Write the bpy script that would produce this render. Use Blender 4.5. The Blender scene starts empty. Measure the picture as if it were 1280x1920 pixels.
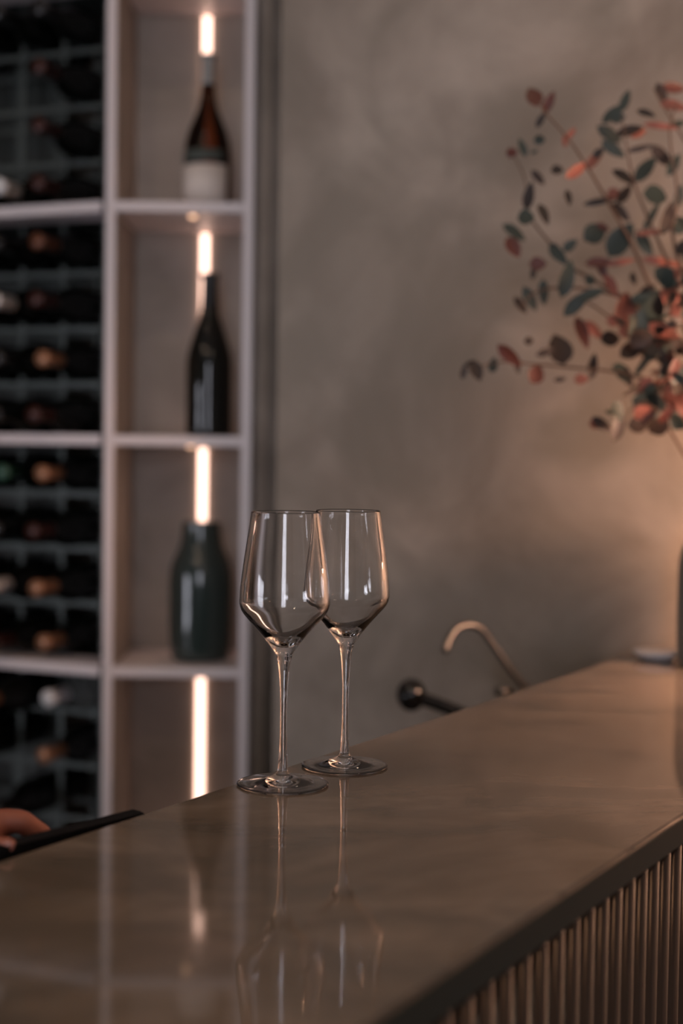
import bpy, bmesh, math, random
from mathutils import Vector, Matrix
random.seed(7)
PI = math.pi
scene = bpy.context.scene
C = scene.collection

# ------------------------------------------------------------------ camera
CT = 1.10                      # height of the bar top
CAMZ = CT + 0.281
F = 2667.0                     # focal length in pixels of the 1280x1920 frame (50 mm on a 36 mm high frame)
pitch, roll = math.radians(2.43), math.radians(0.8)
fwd = Vector((0, math.cos(pitch), -math.sin(pitch)))
r0 = Vector((1, 0, 0)); u0 = Vector((0, math.sin(pitch), math.cos(pitch)))
cr = math.cos(roll) * r0 + math.sin(roll) * u0
cu = -math.sin(roll) * r0 + math.cos(roll) * u0
CAM = Vector((0, 0, CAMZ))
cd = bpy.data.cameras.new('camera'); cam = bpy.data.objects.new('camera', cd); C.objects.link(cam)
cd.sensor_fit = 'VERTICAL'; cd.sensor_height = 36; cd.sensor_width = 24; cd.lens = 50
m = Matrix((cr, cu, -fwd)).transposed().to_4x4(); m.translation = CAM
cam.matrix_world = m
cd.dof.use_dof = True; cd.dof.focus_distance = 1.235; cd.dof.aperture_fstop = 2.7; cd.dof.aperture_blades = 0
cd.clip_start = 0.02
scene.camera = cam

# ------------------------------------------------------------------ world, view
w = bpy.data.worlds.new('world'); scene.world = w; w.use_nodes = True
bg = w.node_tree.nodes['Background']; bg.inputs[0].default_value = (0.86, 0.86, 0.97, 1); bg.inputs[1].default_value = 9.3
scene.view_settings.view_transform = 'Standard'; scene.view_settings.look = 'None'
scene.view_settings.exposure = 0.0; scene.view_settings.gamma = 1; scene.view_settings.use_curve_mapping = False
cy = scene.cycles
cy.use_denoising = True
try: cy.denoiser = 'OPENIMAGEDENOISE'
except Exception: pass
cy.max_bounces = 16; cy.transmission_bounces = 14; cy.glossy_bounces = 6; cy.diffuse_bounces = 4; cy.transparent_max_bounces = 16
cy.sample_clamp_indirect = 14.0; cy.blur_glossy = 0.3
cy.caustics_reflective = False; cy.caustics_refractive = True

def portal(name, loc, direction, sx, sy):
    l = bpy.data.lights.new(name, 'AREA'); l.shape = 'RECTANGLE'; l.size = sx; l.size_y = sy
    l.cycles.is_portal = True
    o = bpy.data.objects.new(name, l); C.objects.link(o); o.location = loc
    o.rotation_euler = Vector(direction).to_track_quat('-Z', 'Y').to_euler()
def area(name, loc, target, sx, sy, power, col, spread=180):
    l = bpy.data.lights.new(name, 'AREA'); l.shape = 'RECTANGLE'; l.size = sx; l.size_y = sy; l.energy = power; l.color = col
    l.spread = math.radians(spread)
    o = bpy.data.objects.new(name, l); C.objects.link(o); o.location = loc
    o.rotation_euler = (Vector(target) - Vector(loc)).to_track_quat('-Z', 'Y').to_euler()
    return o
DOWN = 4.2  # power of each added ceiling fill light
RX0, RX1, RY0, RY1, RZ = -3.6, 2.5, -4.6, 3.35, 3.3
WIN_B = (-0.72, 0.42, 0.10, 2.95)          # window in the wall behind the camera: x0 x1 z0 z1
WIN_L = (-1.45, 0.15, 0.10, 1.75) 
WIN_R = (-1.15, -0.35, 1.12, 1.50)      # small window in the right wall: y0 y1 z0 z1
#       # window in the left wall: y0 y1 z0 z1
portal('back_window_portal', ((WIN_B[0]+WIN_B[1])/2, RY0-0.05, (WIN_B[2]+WIN_B[3])/2), (0, 1, 0), WIN_B[1]-WIN_B[0], WIN_B[3]-WIN_B[2])
portal('left_window_portal', (RX0-0.05, (WIN_L[0]+WIN_L[1])/2, (WIN_L[2]+WIN_L[3])/2), (1, 0, 0), WIN_L[3]-WIN_L[2], WIN_L[1]-WIN_L[0])

portal('right_window_portal', (RX1+0.05, (WIN_R[0]+WIN_R[1])/2, (WIN_R[2]+WIN_R[3])/2), (-1, 0, 0), WIN_R[3]-WIN_R[2], WIN_R[1]-WIN_R[0])
def ray(x, y):
    return (fwd + cr * ((x - 640) / F) - cu * ((y - 960) / F))
def at(x, y, Y):
    d = ray(x, y); return CAM + d * (Y / d.y)

# ------------------------------------------------------------------ materials
def mat(name, col, rough=0.5, metal=0.0, ior=1.5, trans=0.0, emit=None, es=0.0, spec=None, coat=0.0):
    m = bpy.data.materials.new(name); m.use_nodes = True
    b = m.node_tree.nodes['Principled BSDF']
    b.inputs['Base Color'].default_value = (*col, 1); b.inputs['Roughness'].default_value = rough
    b.inputs['Metallic'].default_value = metal; b.inputs['IOR'].default_value = ior
    b.inputs['Transmission Weight'].default_value = trans
    if spec is not None: b.inputs['Specular IOR Level'].default_value = spec
    if coat: b.inputs['Coat Weight'].default_value = coat
    if emit: b.inputs['Emission Color'].default_value = (*emit, 1); b.inputs['Emission Strength'].default_value = es
    return m
def noisy(name, c0, c1, scale, rough, detail=6, dist=0.0, bump=0.0, pos=(0.35, 0.65), scale2=None, c2=None, stretch=(1, 1, 1), rough1=None, nrough=0.6):
    m = mat(name, c0, rough); nt = m.node_tree; b = nt.nodes['Principled BSDF']
    tc = nt.nodes.new('ShaderNodeTexCoord'); mp = nt.nodes.new('ShaderNodeMapping'); mp.inputs['Scale'].default_value = stretch
    nt.links.new(tc.outputs['Object'], mp.inputs[0])
    n = nt.nodes.new('ShaderNodeTexNoise'); n.inputs['Scale'].default_value = scale; n.inputs['Detail'].default_value = detail
    n.inputs['Distortion'].default_value = dist; n.inputs['Roughness'].default_value = nrough
    nt.links.new(mp.outputs[0], n.inputs['Vector'])
    r = nt.nodes.new('ShaderNodeValToRGB'); e = r.color_ramp.elements
    e[0].position = pos[0]; e[1].position = pos[1]; e[0].color = (*c0, 1); e[1].color = (*c1, 1)
    nt.links.new(n.outputs[0], r.inputs[0]); out = r.outputs[0]
    if c2:
        n2 = nt.nodes.new('ShaderNodeTexNoise'); n2.inputs['Scale'].default_value = scale2; n2.inputs['Detail'].default_value = 8
        n2.inputs['Distortion'].default_value = 1.5; nt.links.new(mp.outputs[0], n2.inputs['Vector'])
        r2 = nt.nodes.new('ShaderNodeValToRGB'); r2.color_ramp.elements[0].position = 0.45; r2.color_ramp.elements[1].position = 0.62
        r2.color_ramp.elements[0].color = (0, 0, 0, 1); r2.color_ramp.elements[1].color = (0.75, 0.75, 0.75, 1)
        nt.links.new(n2.outputs[0], r2.inputs[0])
        mx = nt.nodes.new('ShaderNodeMixRGB'); nt.links.new(r2.outputs[0], mx.inputs[0]); nt.links.new(out, mx.inputs[1]); mx.inputs[2].default_value = (*c2, 1)
        out = mx.outputs[0]
    nt.links.new(out, b.inputs['Base Color'])
    if rough1 is not None:
        mr = nt.nodes.new('ShaderNodeMapRange'); mr.inputs[3].default_value = rough; mr.inputs[4].default_value = rough1
        nt.links.new(n.outputs[0], mr.inputs[0]); nt.links.new(mr.outputs[0], b.inputs['Roughness'])
    if bump:
        bp = nt.nodes.new('ShaderNodeBump'); bp.inputs['Strength'].default_value = bump; bp.inputs['Distance'].default_value = 0.004
        nt.links.new(n.outputs[0], bp.inputs['Height']); nt.links.new(bp.outputs[0], b.inputs['Normal'])
    return m

M = {}
M['plaster'] = noisy('lime_plaster', (0.27, 0.226, 0.188), (0.49, 0.422, 0.36), 3.6, 0.75, detail=9, dist=0.5, bump=0.12,
                     pos=(0.32, 0.68), scale2=2.6, c2=(0.26, 0.225, 0.185))
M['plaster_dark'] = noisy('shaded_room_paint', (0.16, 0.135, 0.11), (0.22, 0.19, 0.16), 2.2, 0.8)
M['room'] = mat('room_paint', (0.42, 0.38, 0.34), 0.8)
M['ceiling'] = mat('ceiling_paint', (0.5, 0.46, 0.42), 0.85)
M['floor'] = noisy('floor_concrete', (0.10, 0.085, 0.07), (0.15, 0.13, 0.11), 3.0, 0.4)
M['marble'] = noisy('polished_marble', (0.135, 0.105, 0.081), (0.242, 0.188, 0.149), 3.2, 0.03, detail=9, dist=1.6, pos=(0.33, 0.68),
                    scale2=5.0, c2=(0.115, 0.095, 0.078), stretch=(1, 1.7, 1), rough1=0.07)
M['white_steel'] = mat('powder_coated_pale_steel', (0.78, 0.72, 0.735), 0.45)
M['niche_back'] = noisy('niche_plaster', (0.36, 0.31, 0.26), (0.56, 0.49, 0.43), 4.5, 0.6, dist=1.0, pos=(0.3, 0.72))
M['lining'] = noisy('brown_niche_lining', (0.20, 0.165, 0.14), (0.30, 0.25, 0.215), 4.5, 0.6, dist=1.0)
M['rack_glass'] = mat('dark_bottle_glass_dusty', (0.003, 0.0035, 0.003), 0.18, spec=0.22)
M['rack_bar'] = mat('dark_green_grey_steel', (0.080, 0.094, 0.088), 0.45, metal=0.3)
M['rack_back'] = mat('dark_rack_back', (0.035, 0.042, 0.038), 0.4)
M['led'] = mat('led_diffuser', (0.9, 0.9, 0.9), 0.4, emit=(1.0, 0.62, 0.48), es=3.4)
M['glint_disc'] = mat('glowing_glint_disc', (0.9, 0.8, 0.7), 0.4, emit=(1.0, 0.55, 0.32), es=2.2)  # emission stands for a warm glint under the shelf, no lamp there
M['slat'] = noisy('dark_brown_wood', (0.020, 0.011, 0.007), (0.036, 0.020, 0.012), 14, 0.22, stretch=(1, 1, 0.06))
M['cabinet'] = mat('dark_cabinet', (0.03, 0.027, 0.025), 0.4)
M['black_glass'] = mat('near_black_bottle_glass', (0.004, 0.005, 0.004), 0.06, spec=0.55)
M['amber_glass'] = mat('amber_bottle_glass', (0.012, 0.0036, 0.0012), 0.04, trans=1.0, ior=1.35)
M['clear_bottle'] = mat('clear_bottle_glass', (0.75, 0.82, 0.8), 0.05, trans=0.85, ior=1.3)
M['foil_silver'] = mat('silver_foil', (0.36, 0.36, 0.35), 0.35, metal=0.4)
M['foil_black'] = mat('black_foil', (0.012, 0.011, 0.011), 0.25)
M['foil_red'] = mat('dark_red_foil', (0.045, 0.012, 0.008), 0.3, metal=0.3)
M['foil_tan_glint'] = mat('tan_glint_foil', (0.34, 0.165, 0.09), 0.25, metal=0.3)  # warm lamp glints on the necks, put into the foil colour
M['foil_brown'] = mat('brown_foil', (0.14, 0.05, 0.024), 0.3, metal=0.3)
M['foil_white'] = mat('white_foil', (0.75, 0.75, 0.76), 0.4)
M['foil_green'] = mat('green_foil', (0.03, 0.09, 0.06), 0.3)
M['label'] = mat('cream_paper', (0.78, 0.70, 0.64), 0.7)
M['label_dark'] = mat('dark_grey_paper', (0.07, 0.085, 0.075), 0.6)
M['ceramic'] = mat('dark_green_glazed_ceramic', (0.030, 0.046, 0.043), 0.10, spec=0.8)
M['glass'] = mat('crystal_glass', (1, 1, 1), 0.0, trans=1.0, ior=1.5)
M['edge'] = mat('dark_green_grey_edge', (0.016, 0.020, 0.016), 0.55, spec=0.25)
M['chrome'] = mat('brushed_steel', (0.20, 0.185, 0.17), 0.42, metal=1.0)
M['black_gloss'] = mat('glossy_black', (0.008, 0.008, 0.008), 0.08, spec=0.7)
M['black_matte'] = mat('matte_black_case', (0.004, 0.004, 0.0045), 0.45, spec=0.06)
M['leaf_green'] = noisy('eucalyptus_green', (0.016, 0.028, 0.024), (0.045, 0.062, 0.054), 40, 0.5)
M['leaf_dark'] = noisy('eucalyptus_dark_brown', (0.014, 0.009, 0.007), (0.034, 0.02, 0.015), 40, 0.5)
M['leaf_red'] = noisy('eucalyptus_red', (0.06, 0.014, 0.010), (0.12, 0.032, 0.022), 40, 0.5)
M['leaf_pink'] = noisy('eucalyptus_rose', (0.24, 0.075, 0.052), (0.34, 0.12, 0.085), 40, 0.5)
M['stem'] = mat('brown_stem', (0.11, 0.065, 0.045), 0.6)
M['grey_ceramic'] = mat('grey_green_ceramic', (0.16, 0.165, 0.155), 0.3)
M['white_dish'] = mat('white_porcelain', (0.85, 0.86, 0.9), 0.25)
M['skin'] = noisy('warm_skin', (0.26, 0.075, 0.042), (0.32, 0.10, 0.058), 30, 0.5)
M['nail'] = mat('fingernail', (0.34, 0.13, 0.09), 0.3)
M['cloth_black'] = mat('black_cotton', (0.012, 0.012, 0.013), 0.85)
M['hair'] = mat('dark_brown_hair', (0.02, 0.012, 0.008), 0.5)
M['eye'] = mat('eye_white', (0.7, 0.68, 0.65), 0.2)
M['lamp_globe'] = mat('warm_lamp_globe', (1, .8, .6), 0.4, emit=(1.0, 0.57, 0.38), es=300.0)
M['brass'] = mat('aged_brass', (0.35, 0.22, 0.1), 0.3, metal=1.0)
M['frame'] = mat('dark_window_frame', (0.03, 0.03, 0.03), 0.4)
def pane_mat():
    m = bpy.data.materials.new('window_pane'); m.use_nodes = True; nt = m.node_tree; nt.nodes.clear()
    o = nt.nodes.new('ShaderNodeOutputMaterial'); mx = nt.nodes.new('ShaderNodeMixShader'); mx.inputs[0].default_value = 0.08
    t = nt.nodes.new('ShaderNodeBsdfTransparent'); g = nt.nodes.new('ShaderNodeBsdfGlossy'); g.inputs['Roughness'].default_value = 0.02
    nt.links.new(t.outputs[0], mx.inputs[1]); nt.links.new(g.outputs[0], mx.inputs[2]); nt.links.new(mx.outputs[0], o.inputs[0]); return m
M['pane'] = pane_mat()

# ------------------------------------------------------------------ helpers
def link(o, parent=None):
    C.objects.link(o)
    if parent: o.parent = parent
    return o
def obj(name, bm, m, parent=None, smooth=False, loc=None):
    me = bpy.data.meshes.new(name); bmesh.ops.recalc_face_normals(bm, faces=bm.faces); bm.to_mesh(me); bm.free()
    me.materials.append(m)
    if smooth:
        for p in me.polygons: p.use_smooth = True
    o = bpy.data.objects.new(name, me)
    if loc is not None: o.location = loc
    return link(o, parent)
def empty(name, loc=(0, 0, 0), rz=0):
    o = bpy.data.objects.new(name, None); o.location = loc; o.rotation_euler = (0, 0, rz); o.empty_display_size = 0.05
    return link(o)
def tag(o, label=None, cat=None, group=None, kind=None):
    if label: o['label'] = label
    if cat: o['category'] = cat
    if group: o['group'] = group
    if kind: o['kind'] = kind
    return o
def box(bm, p0, p1, M4=None, bevel=0.0):
    r = bmesh.ops.create_cube(bm, size=1)
    vs = r['verts']
    for v in vs:
        v.co = Vector(((p0[i] + p1[i]) / 2 + v.co[i] * (p1[i] - p0[i]) for i in range(3)))
    if bevel:
        es = list({e for v in vs for e in v.link_edges})
        rr = bmesh.ops.bevel(bm, geom=es, offset=bevel, segments=2, affect='EDGES', profile=0.5)
        vs = list({v for f in rr['faces'] for v in f.verts} | {v for v in vs if v.is_valid})
    if M4: bmesh.ops.transform(bm, matrix=M4, verts=[v for v in vs if v.is_valid])
    return bm
def bx(p0, p1, M4=None, bevel=0.0):
    return box(bmesh.new(), p0, p1, M4, bevel)
def prism(pts, z0, z1, bevel=0.0, bm=None):
    bm = bm or bmesh.new()
    lo = [bm.verts.new((x, y, z0)) for x, y in pts]; hi = [bm.verts.new((x, y, z1)) for x, y in pts]
    n = len(pts)
    bm.faces.new(lo[::-1]); bm.faces.new(hi)
    for i in range(n): bm.faces.new((lo[i], lo[(i+1) % n], hi[(i+1) % n], hi[i]))
    if bevel: bmesh.ops.bevel(bm, geom=list(bm.edges), offset=bevel, segments=2, affect='EDGES')
    return bm
def lathe(prof, seg=48, close=False, M4=None, bm=None):
    """prof: list of (r, z); r=0 ends become poles"""
    bm = bm or bmesh.new(); rings = []; new = []
    for r, z in prof:
        if r <= 1e-6: ring = [bm.verts.new((0, 0, z))]
        else: ring = [bm.verts.new((r*math.cos(2*PI*k/seg), r*math.sin(2*PI*k/seg), z)) for k in range(seg)]
        rings.append(ring); new += ring
    prs = list(zip(rings[:-1], rings[1:]))
    if close: prs.append((rings[-1], rings[0]))
    for a, b in prs:
        for k in range(seg):
            k2 = (k+1) % seg
            if len(a) == 1 and len(b) == 1: continue
            if len(a) == 1: bm.faces.new((a[0], b[k], b[k2]))
            elif len(b) == 1: bm.faces.new((a[k], a[k2], b[0]))
            else: bm.faces.new((a[k], a[k2], b[k2], b[k]))
    if M4: bmesh.ops.transform(bm, matrix=M4, verts=new)
    return bm
def smooth_prof(pts, n=6):
    """Catmull-Rom through (r, z) points"""
    out = []
    P = [pts[0]] + list(pts) + [pts[-1]]
    for i in range(1, len(P) - 2):
        p0, p1, p2, p3 = [Vector(q) for q in P[i-1:i+3]]
        for k in range(n):
            t = k / n
            v = 0.5 * ((2*p1) + (-p0+p2)*t + (2*p0-5*p1+4*p2-p3)*t*t + (-p0+3*p1-3*p2+p3)*t**3)
            out.append((max(v.x, 0.0), v.y))
    out.append(tuple(pts[-1])); return out
def curve3(pts, n=6):
    P = [Vector(p) for p in pts]; P = [2*P[0]-P[1]] + P + [2*P[-1]-P[-2]]; out = []
    for i in range(1, len(P) - 2):
        p0, p1, p2, p3 = P[i-1:i+3]
        for k in range(n):
            t = k / n
            out.append(0.5 * ((2*p1) + (-p0+p2)*t + (2*p0-5*p1+4*p2-p3)*t*t + (-p0+3*p1-3*p2+p3)*t**3))
    out.append(P[-2]); return out
def tube(path, rad, seg=10, bm=None):
    bm = bm or bmesh.new(); path = [Vector(p) for p in path]
    if not hasattr(rad, '__len__'): rad = [rad] * len(path)
    rings = []; up = None
    for i, p in enumerate(path):
        t = (path[min(i+1, len(path)-1)] - path[max(i-1, 0)]).normalized()
        if up is None: up = t.orthogonal().normalized()
        up = (up - t * up.dot(t)).normalized(); s = t.cross(up)
        rings.append([bm.verts.new(p + (up*math.cos(2*PI*k/seg) + s*math.sin(2*PI*k/seg)) * rad[i]) for k in range(seg)])
    for a, b in zip(rings[:-1], rings[1:]):
        for k in range(seg): bm.faces.new((a[k], a[(k+1) % seg], b[(k+1) % seg], b[k]))
    bm.faces.new(rings[0][::-1]); bm.faces.new(rings[-1]); return bm

# ------------------------------------------------------------------ room shell
def struct(name, bm, m, parent=None, smooth=False):
    o = obj(name, bm, m, parent, smooth)
    if not parent: o['kind'] = 'structure'
    return o
XR_OUT = -0.1685
struct('floor', bx((RX0-.2, RY0-.2, -0.1), (RX1+.2, RY1+.2, 0)), M['floor'])
struct('ceiling', bx((RX0-.2, RY0-.2, RZ), (RX1+.2, RY1+.2, RZ+.1)), M['ceiling'])
# plastered wall seen behind the bar: runs away to the left, ends where the shelf recess begins
WA = Vector((-0.115, 2.50)); wdir = Vector((0.787, -0.617)); WL = 3.3
WB = WA + wdir * WL
struct('wall_front', prism([(WA.x, WA.y), (WB.x, WB.y), (RX1+.1, WB.y), (RX1+.1, RY1+.1), (WA.x, RY1+.1)], 0, RZ), M['plaster'])
struct('trim_1', bx((XR_OUT, 2.70, 0), (-.1425, 3.36, RZ)), M['plaster'])
struct('trim_2', bx((-.1425, 2.74, 0), (WA.x, 3.36, RZ)), M['plaster'])
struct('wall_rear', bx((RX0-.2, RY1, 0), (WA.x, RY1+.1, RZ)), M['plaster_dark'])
bm = bmesh.new(); y0, y1, z0, z1 = WIN_R
box(bm, (RX1, RY0, 0), (RX1+.1, y0, RZ)); box(bm, (RX1, y1, 0), (RX1+.1, WB.y, RZ)); box(bm, (RX1, y0, 0), (RX1+.1, y1, z0)); box(bm, (RX1, y0, z1), (RX1+.1, y1, RZ))
struct('wall_right', bm, M['room'])
bm = bmesh.new()
y0, y1, z0, z1 = WIN_L
box(bm, (RX0-.1, RY0, 0), (RX0, y0, RZ)); box(bm, (RX0-.1, y1, 0), (RX0, RY1, RZ)); box(bm, (RX0-.1, y0, 0), (RX0, y1, z0)); box(bm, (RX0-.1, y0, z1), (RX0, y1, RZ))
struct('wall_left', bm, M['room'])
bm = bmesh.new(); x0, x1, z0, z1 = WIN_B
box(bm, (RX0-.1, RY0-.1, 0), (x0, RY0, RZ)); box(bm, (x1, RY0-.1, 0), (RX1+.1, RY0, RZ)); box(bm, (x0, RY0-.1, 0), (x1, RY0, z0)); box(bm, (x0, RY0-.1, z1), (x1, RY0, RZ))
struct('wall_back', bm, M['room'])
def window(name, c0, c1, z0, z1, fix, axis, cols, rows):
    o = empty(name); tag(o, kind='structure')
    def b(a0, a1, q0, q1, d=0.03):
        return bx((a0, fix-d, q0), (a1, fix+d, q1)) if axis == 'x' else bx((fix-d, a0, q0), (fix+d, a1, q1))
    for a0, a1, q0, q1 in ((c0, c0+.05, z0, z1), (c1-.05, c1, z0, z1), (c0+.05, c1-.05, z0, z0+.05), (c0+.05, c1-.05, z1-.05, z1)):
        obj('window_frame', b(a0, a1, q0, q1), M['frame'], o)
    W = (c1-c0-.1)/cols; H = (z1-z0-.1)/rows
    for i in range(cols):
        for j in range(rows):
            g = .02
            obj('pane', b(c0+.05+i*W+g, c0+.05+(i+1)*W-g, z0+.05+j*H+g, z0+.05+(j+1)*H-g, 0.003), M['pane'], o)
    for i in range(1, cols): obj('glazing_bar', b(c0+.05+i*W-g, c0+.05+i*W+g, z0+.05, z1-.05, .02), M['frame'], o)
    for j in range(1, rows): obj('glazing_bar', b(c0+.05, c1-.05, z0+.05+j*H-g, z0+.05+j*H+g, .018), M['frame'], o)
window('window_1', WIN_B[0], WIN_B[1], WIN_B[2], WIN_B[3], RY0-.05, 'x', 1, 2)
window('window_2', WIN_L[0], WIN_L[1], WIN_L[2], WIN_L[3], RX0-.05, 'y', 2, 4)
window('window_3', WIN_R[0], WIN_R[1], WIN_R[2], WIN_R[3], RX1+.05, 'y', 1, 1)

# ------------------------------------------------------------------ bar
bdir = Vector((0.5202, 0.8541)).normalized()      # along the bar, towards the wall
bnor = Vector((bdir.y, -bdir.x))                  # towards the guests
BK = Vector((0.053, 1.42)); FR = Vector((0.26, 1.086))     # a point on the back / front edge
# slab ends against the plaster wall
def hit_wall(p):
    # p + s*bdir on the wall line
    d = wdir; den = bdir.x * d.y - bdir.y * d.x
    s = ((WA.x - p.x) * d.y - (WA.y - p.y) * d.x) / den
    return s
sB, sF = hit_wall(BK), hit_wall(FR)
S0 = -2.3
bp = [BK + bdir*S0, BK + bdir*(sB-.002), FR + bdir*(sF-.002), FR + bdir*S0]
TH = 0.020
counter = obj('countertop', prism([tuple(p) for p in bp], CT-TH, CT, bevel=0.003), M['marble'])
tag(counter, 'long polished brown grey marble bar top under the two wine glasses', 'countertop')
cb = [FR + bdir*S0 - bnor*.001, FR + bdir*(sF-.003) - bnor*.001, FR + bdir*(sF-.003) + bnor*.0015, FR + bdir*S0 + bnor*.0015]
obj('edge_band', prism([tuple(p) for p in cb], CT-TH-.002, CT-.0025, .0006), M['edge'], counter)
bar = empty('bar_front'); tag(bar, 'raised bar base clad in vertical dark brown fluted slats', 'bar')
fi = FR - bnor*0.028; bi = BK + bnor*0.03
obj('carcass', prism([tuple(bi+bdir*S0), tuple(bi+bdir*(hit_wall(bi)-.003)), tuple(fi-bnor*.004+bdir*(hit_wall(fi)-.003)), tuple(fi-bnor*.004+bdir*S0)], 0.0, CT-TH), M['cabinet'], bar)
# half-round slats, shared mesh
sm = bmesh.new(); n = 7; R = 0.0138
prof = [(R*math.cos(PI*k/(n-1)), R*0.85*math.sin(PI*k/(n-1))) for k in range(n)]
lo = [sm.verts.new((a, b, 0.002)) for a, b in prof]; hi = [sm.verts.new((a, b, CT-TH-0.001)) for a, b in prof]
for k in range(n-1):
    f = sm.faces.new((lo[k], lo[k+1], hi[k+1], hi[k])); f.smooth = True
sm.faces.new((lo[-1], lo[0], hi[0], hi[-1])); sm.faces.new(hi); sm.faces.new(lo[::-1])
first = obj('slat', sm, M['slat'], bar)
ang = math.atan2(-bdir.y, -bdir.x)               # local x runs along the bar, local y outwards
ns = int((hit_wall(fi) - S0) / 0.0281)
for k in range(ns):
    p = fi - bnor*.0045 + bdir * (hit_wall(fi) - 0.02 - k*0.0281)
    o = first if k == 0 else first.copy()
    if k: link(o, bar)
    o.location = (p.x, p.y, 0); o.rotation_euler = (0, 0, ang)

# lower work counter behind the bar (carries the taps)
WZ = CT - 0.255
wp0 = BK - bnor*0.0
def wpt(off, s): q = BK - bnor*off + bdir*s; return q
work = empty('work_counter'); tag(work, 'low dark work counter behind the raised bar', 'counter')
s1 = hit_wall(wpt(0.02, 0)) - .003; s2 = hit_wall(wpt(0.50, 0)) - .003
P4 = [tuple(wpt(-.025, S0+.7)), tuple(wpt(-.025, hit_wall(wpt(-.025, 0))-.003)), tuple(wpt(.50, s2)), tuple(wpt(.50, S0+.7))]
obj('worktop', prism(P4, WZ-.03, WZ, bevel=.002), mat('dark_stone', (.05, .045, .04), .3), work)
P4 = [tuple(wpt(-.025, S0+.71)), tuple(wpt(-.025, hit_wall(wpt(-.025, 0))-.01)), tuple(wpt(.47, s2-.02)), tuple(wpt(.47, S0+.71))]
obj('base_cabinet', prism(P4, 0.0, WZ-.03), M['cabinet'], work)
for k in range(5):
    a = S0+.75+k*.5
    d = obj('cabinet_door', prism([tuple(wpt(.472, a)), tuple(wpt(.472, a+.48)), tuple(wpt(.487, a+.48)), tuple(wpt(.487, a))], .1, WZ-.05, .002), M['cabinet'], work)
    q = wpt(.50, a+.42)
    obj('handle', tube([(q.x, q.y, .55), (q.x, q.y, .70)], .005), M['chrome'], d)

# ------------------------------------------------------------------ wine glasses
def glass_profile():
    u = 0.000448
    outer = [(84, 0), (85.2, 1.6), (84.6, 3.6), (60, 6.5), (38, 11), (22, 16.5), (13, 21), (10.2, 26), (9.2, 34), (7.6, 55), (6.3, 90), (6.0, 130), (6.4, 165), (8.0, 195),
             (10.5, 222), (13.5, 238), (19, 251), (32, 270), (50, 292), (70, 314), (80, 327), (84.2, 338), (85, 348), (83.5, 372), (79, 410), (72, 458), (66, 500), (64.4, 513)]
    outer = smooth_prof(outer, 4)
    inner = [(63.0, 513.6), (63.9, 500), (69.9, 458), (76.9, 410), (81.3, 372), (82.6, 348), (81.6, 339), (77, 329), (66.5, 317), (46, 297), (28, 281), (13, 269.5), (5, 266), (0, 265.2)]
    inner = smooth_prof(inner, 4)
    under = [(0, 5.0), (30, 4.2), (60, 1.8), (76, 0.4), (84, 0.0)]
    under = smooth_prof(under, 3)[:-1]
    return [(r*u, z*u) for r, z in under + outer + inner]
gm = lathe(glass_profile(), seg=96)
g1 = obj('wine_glass', gm, M['glass'], smooth=True)
def on_counter(x, y):
    d = ray(x, y); s = (CT - CAM.z) / d.z; return CAM + d*s
p1 = on_counter(529.5, 1471.5); p2 = on_counter(645.5, 1437)
g1.location = (p1.x, p1.y, CT + 0.0002)
g2 = g1.copy(); link(g2); g2.location = (p2.x, p2.y, CT + 0.0002); g2.scale = (0.995,)*3
print('glass', p1, p2)
tag(g1, 'empty clear stemmed wine glass on the bar, front left of the pair', 'wine glass', 'wine glasses on the bar')
tag(g2, 'empty clear stemmed wine glass on the bar, right and rear of the pair', 'wine glass', 'wine glasses on the bar')

# ------------------------------------------------------------------ shelving with lit niche
ZS = [CAMZ + (841 - y)/F*2.65 for y in (1698, 1262, 825, 390, -46, -482)]     # centre heights of the shelves
XL, XR, YF, YB = -0.4345, -0.1795, 2.65, 2.895
PW = 0.018
shelf = empty('niche_shelving', (0, 0, 0)); tag(shelf, 'pale steel framed shelving column lit by a vertical strip of light', 'shelving')
for x in (XL, XR):
    obj('side_panel', bx((x-PW/2, YF, 0.0), (x+PW/2, YB+.01, RZ-.02), bevel=.002), M['white_steel'], shelf)
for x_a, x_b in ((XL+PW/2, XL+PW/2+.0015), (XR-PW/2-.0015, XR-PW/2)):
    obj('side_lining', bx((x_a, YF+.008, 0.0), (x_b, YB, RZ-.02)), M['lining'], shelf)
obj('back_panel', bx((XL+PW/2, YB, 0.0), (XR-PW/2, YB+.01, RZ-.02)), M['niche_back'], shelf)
for i, z in enumerate(ZS):
    if z > RZ: continue
    sh = obj('shelf', bx((XL+PW/2, YF, z-.0095), (XR-PW/2, YB, z+.0095), bevel=.002), M['white_steel'], shelf)
XLED = at(381, 800, YB).x
for i in range(len(ZS)-1):
    a, b = ZS[i]+.0095, ZS[i+1]-.0095
    if a > RZ: continue
    if i == 0: a -= .0
    led = obj('light_strip', bx((XLED-.0078, YB-.006, max(a+.004, 0.05)), (XLED+.0078, YB, min(b-.004, RZ-.05)), bevel=.001), M['led'], shelf)
    if i >= 1:
        sp = obj('shelf_glint', lathe([(0, b-.003), (.0065, b-.003), (.0065, b), (0, b)], 16), M['glint_disc'], shelf)  # added glowing disc in place of a reflection
        sp.location = (XLED-.004, YF+.045, 0)

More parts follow.
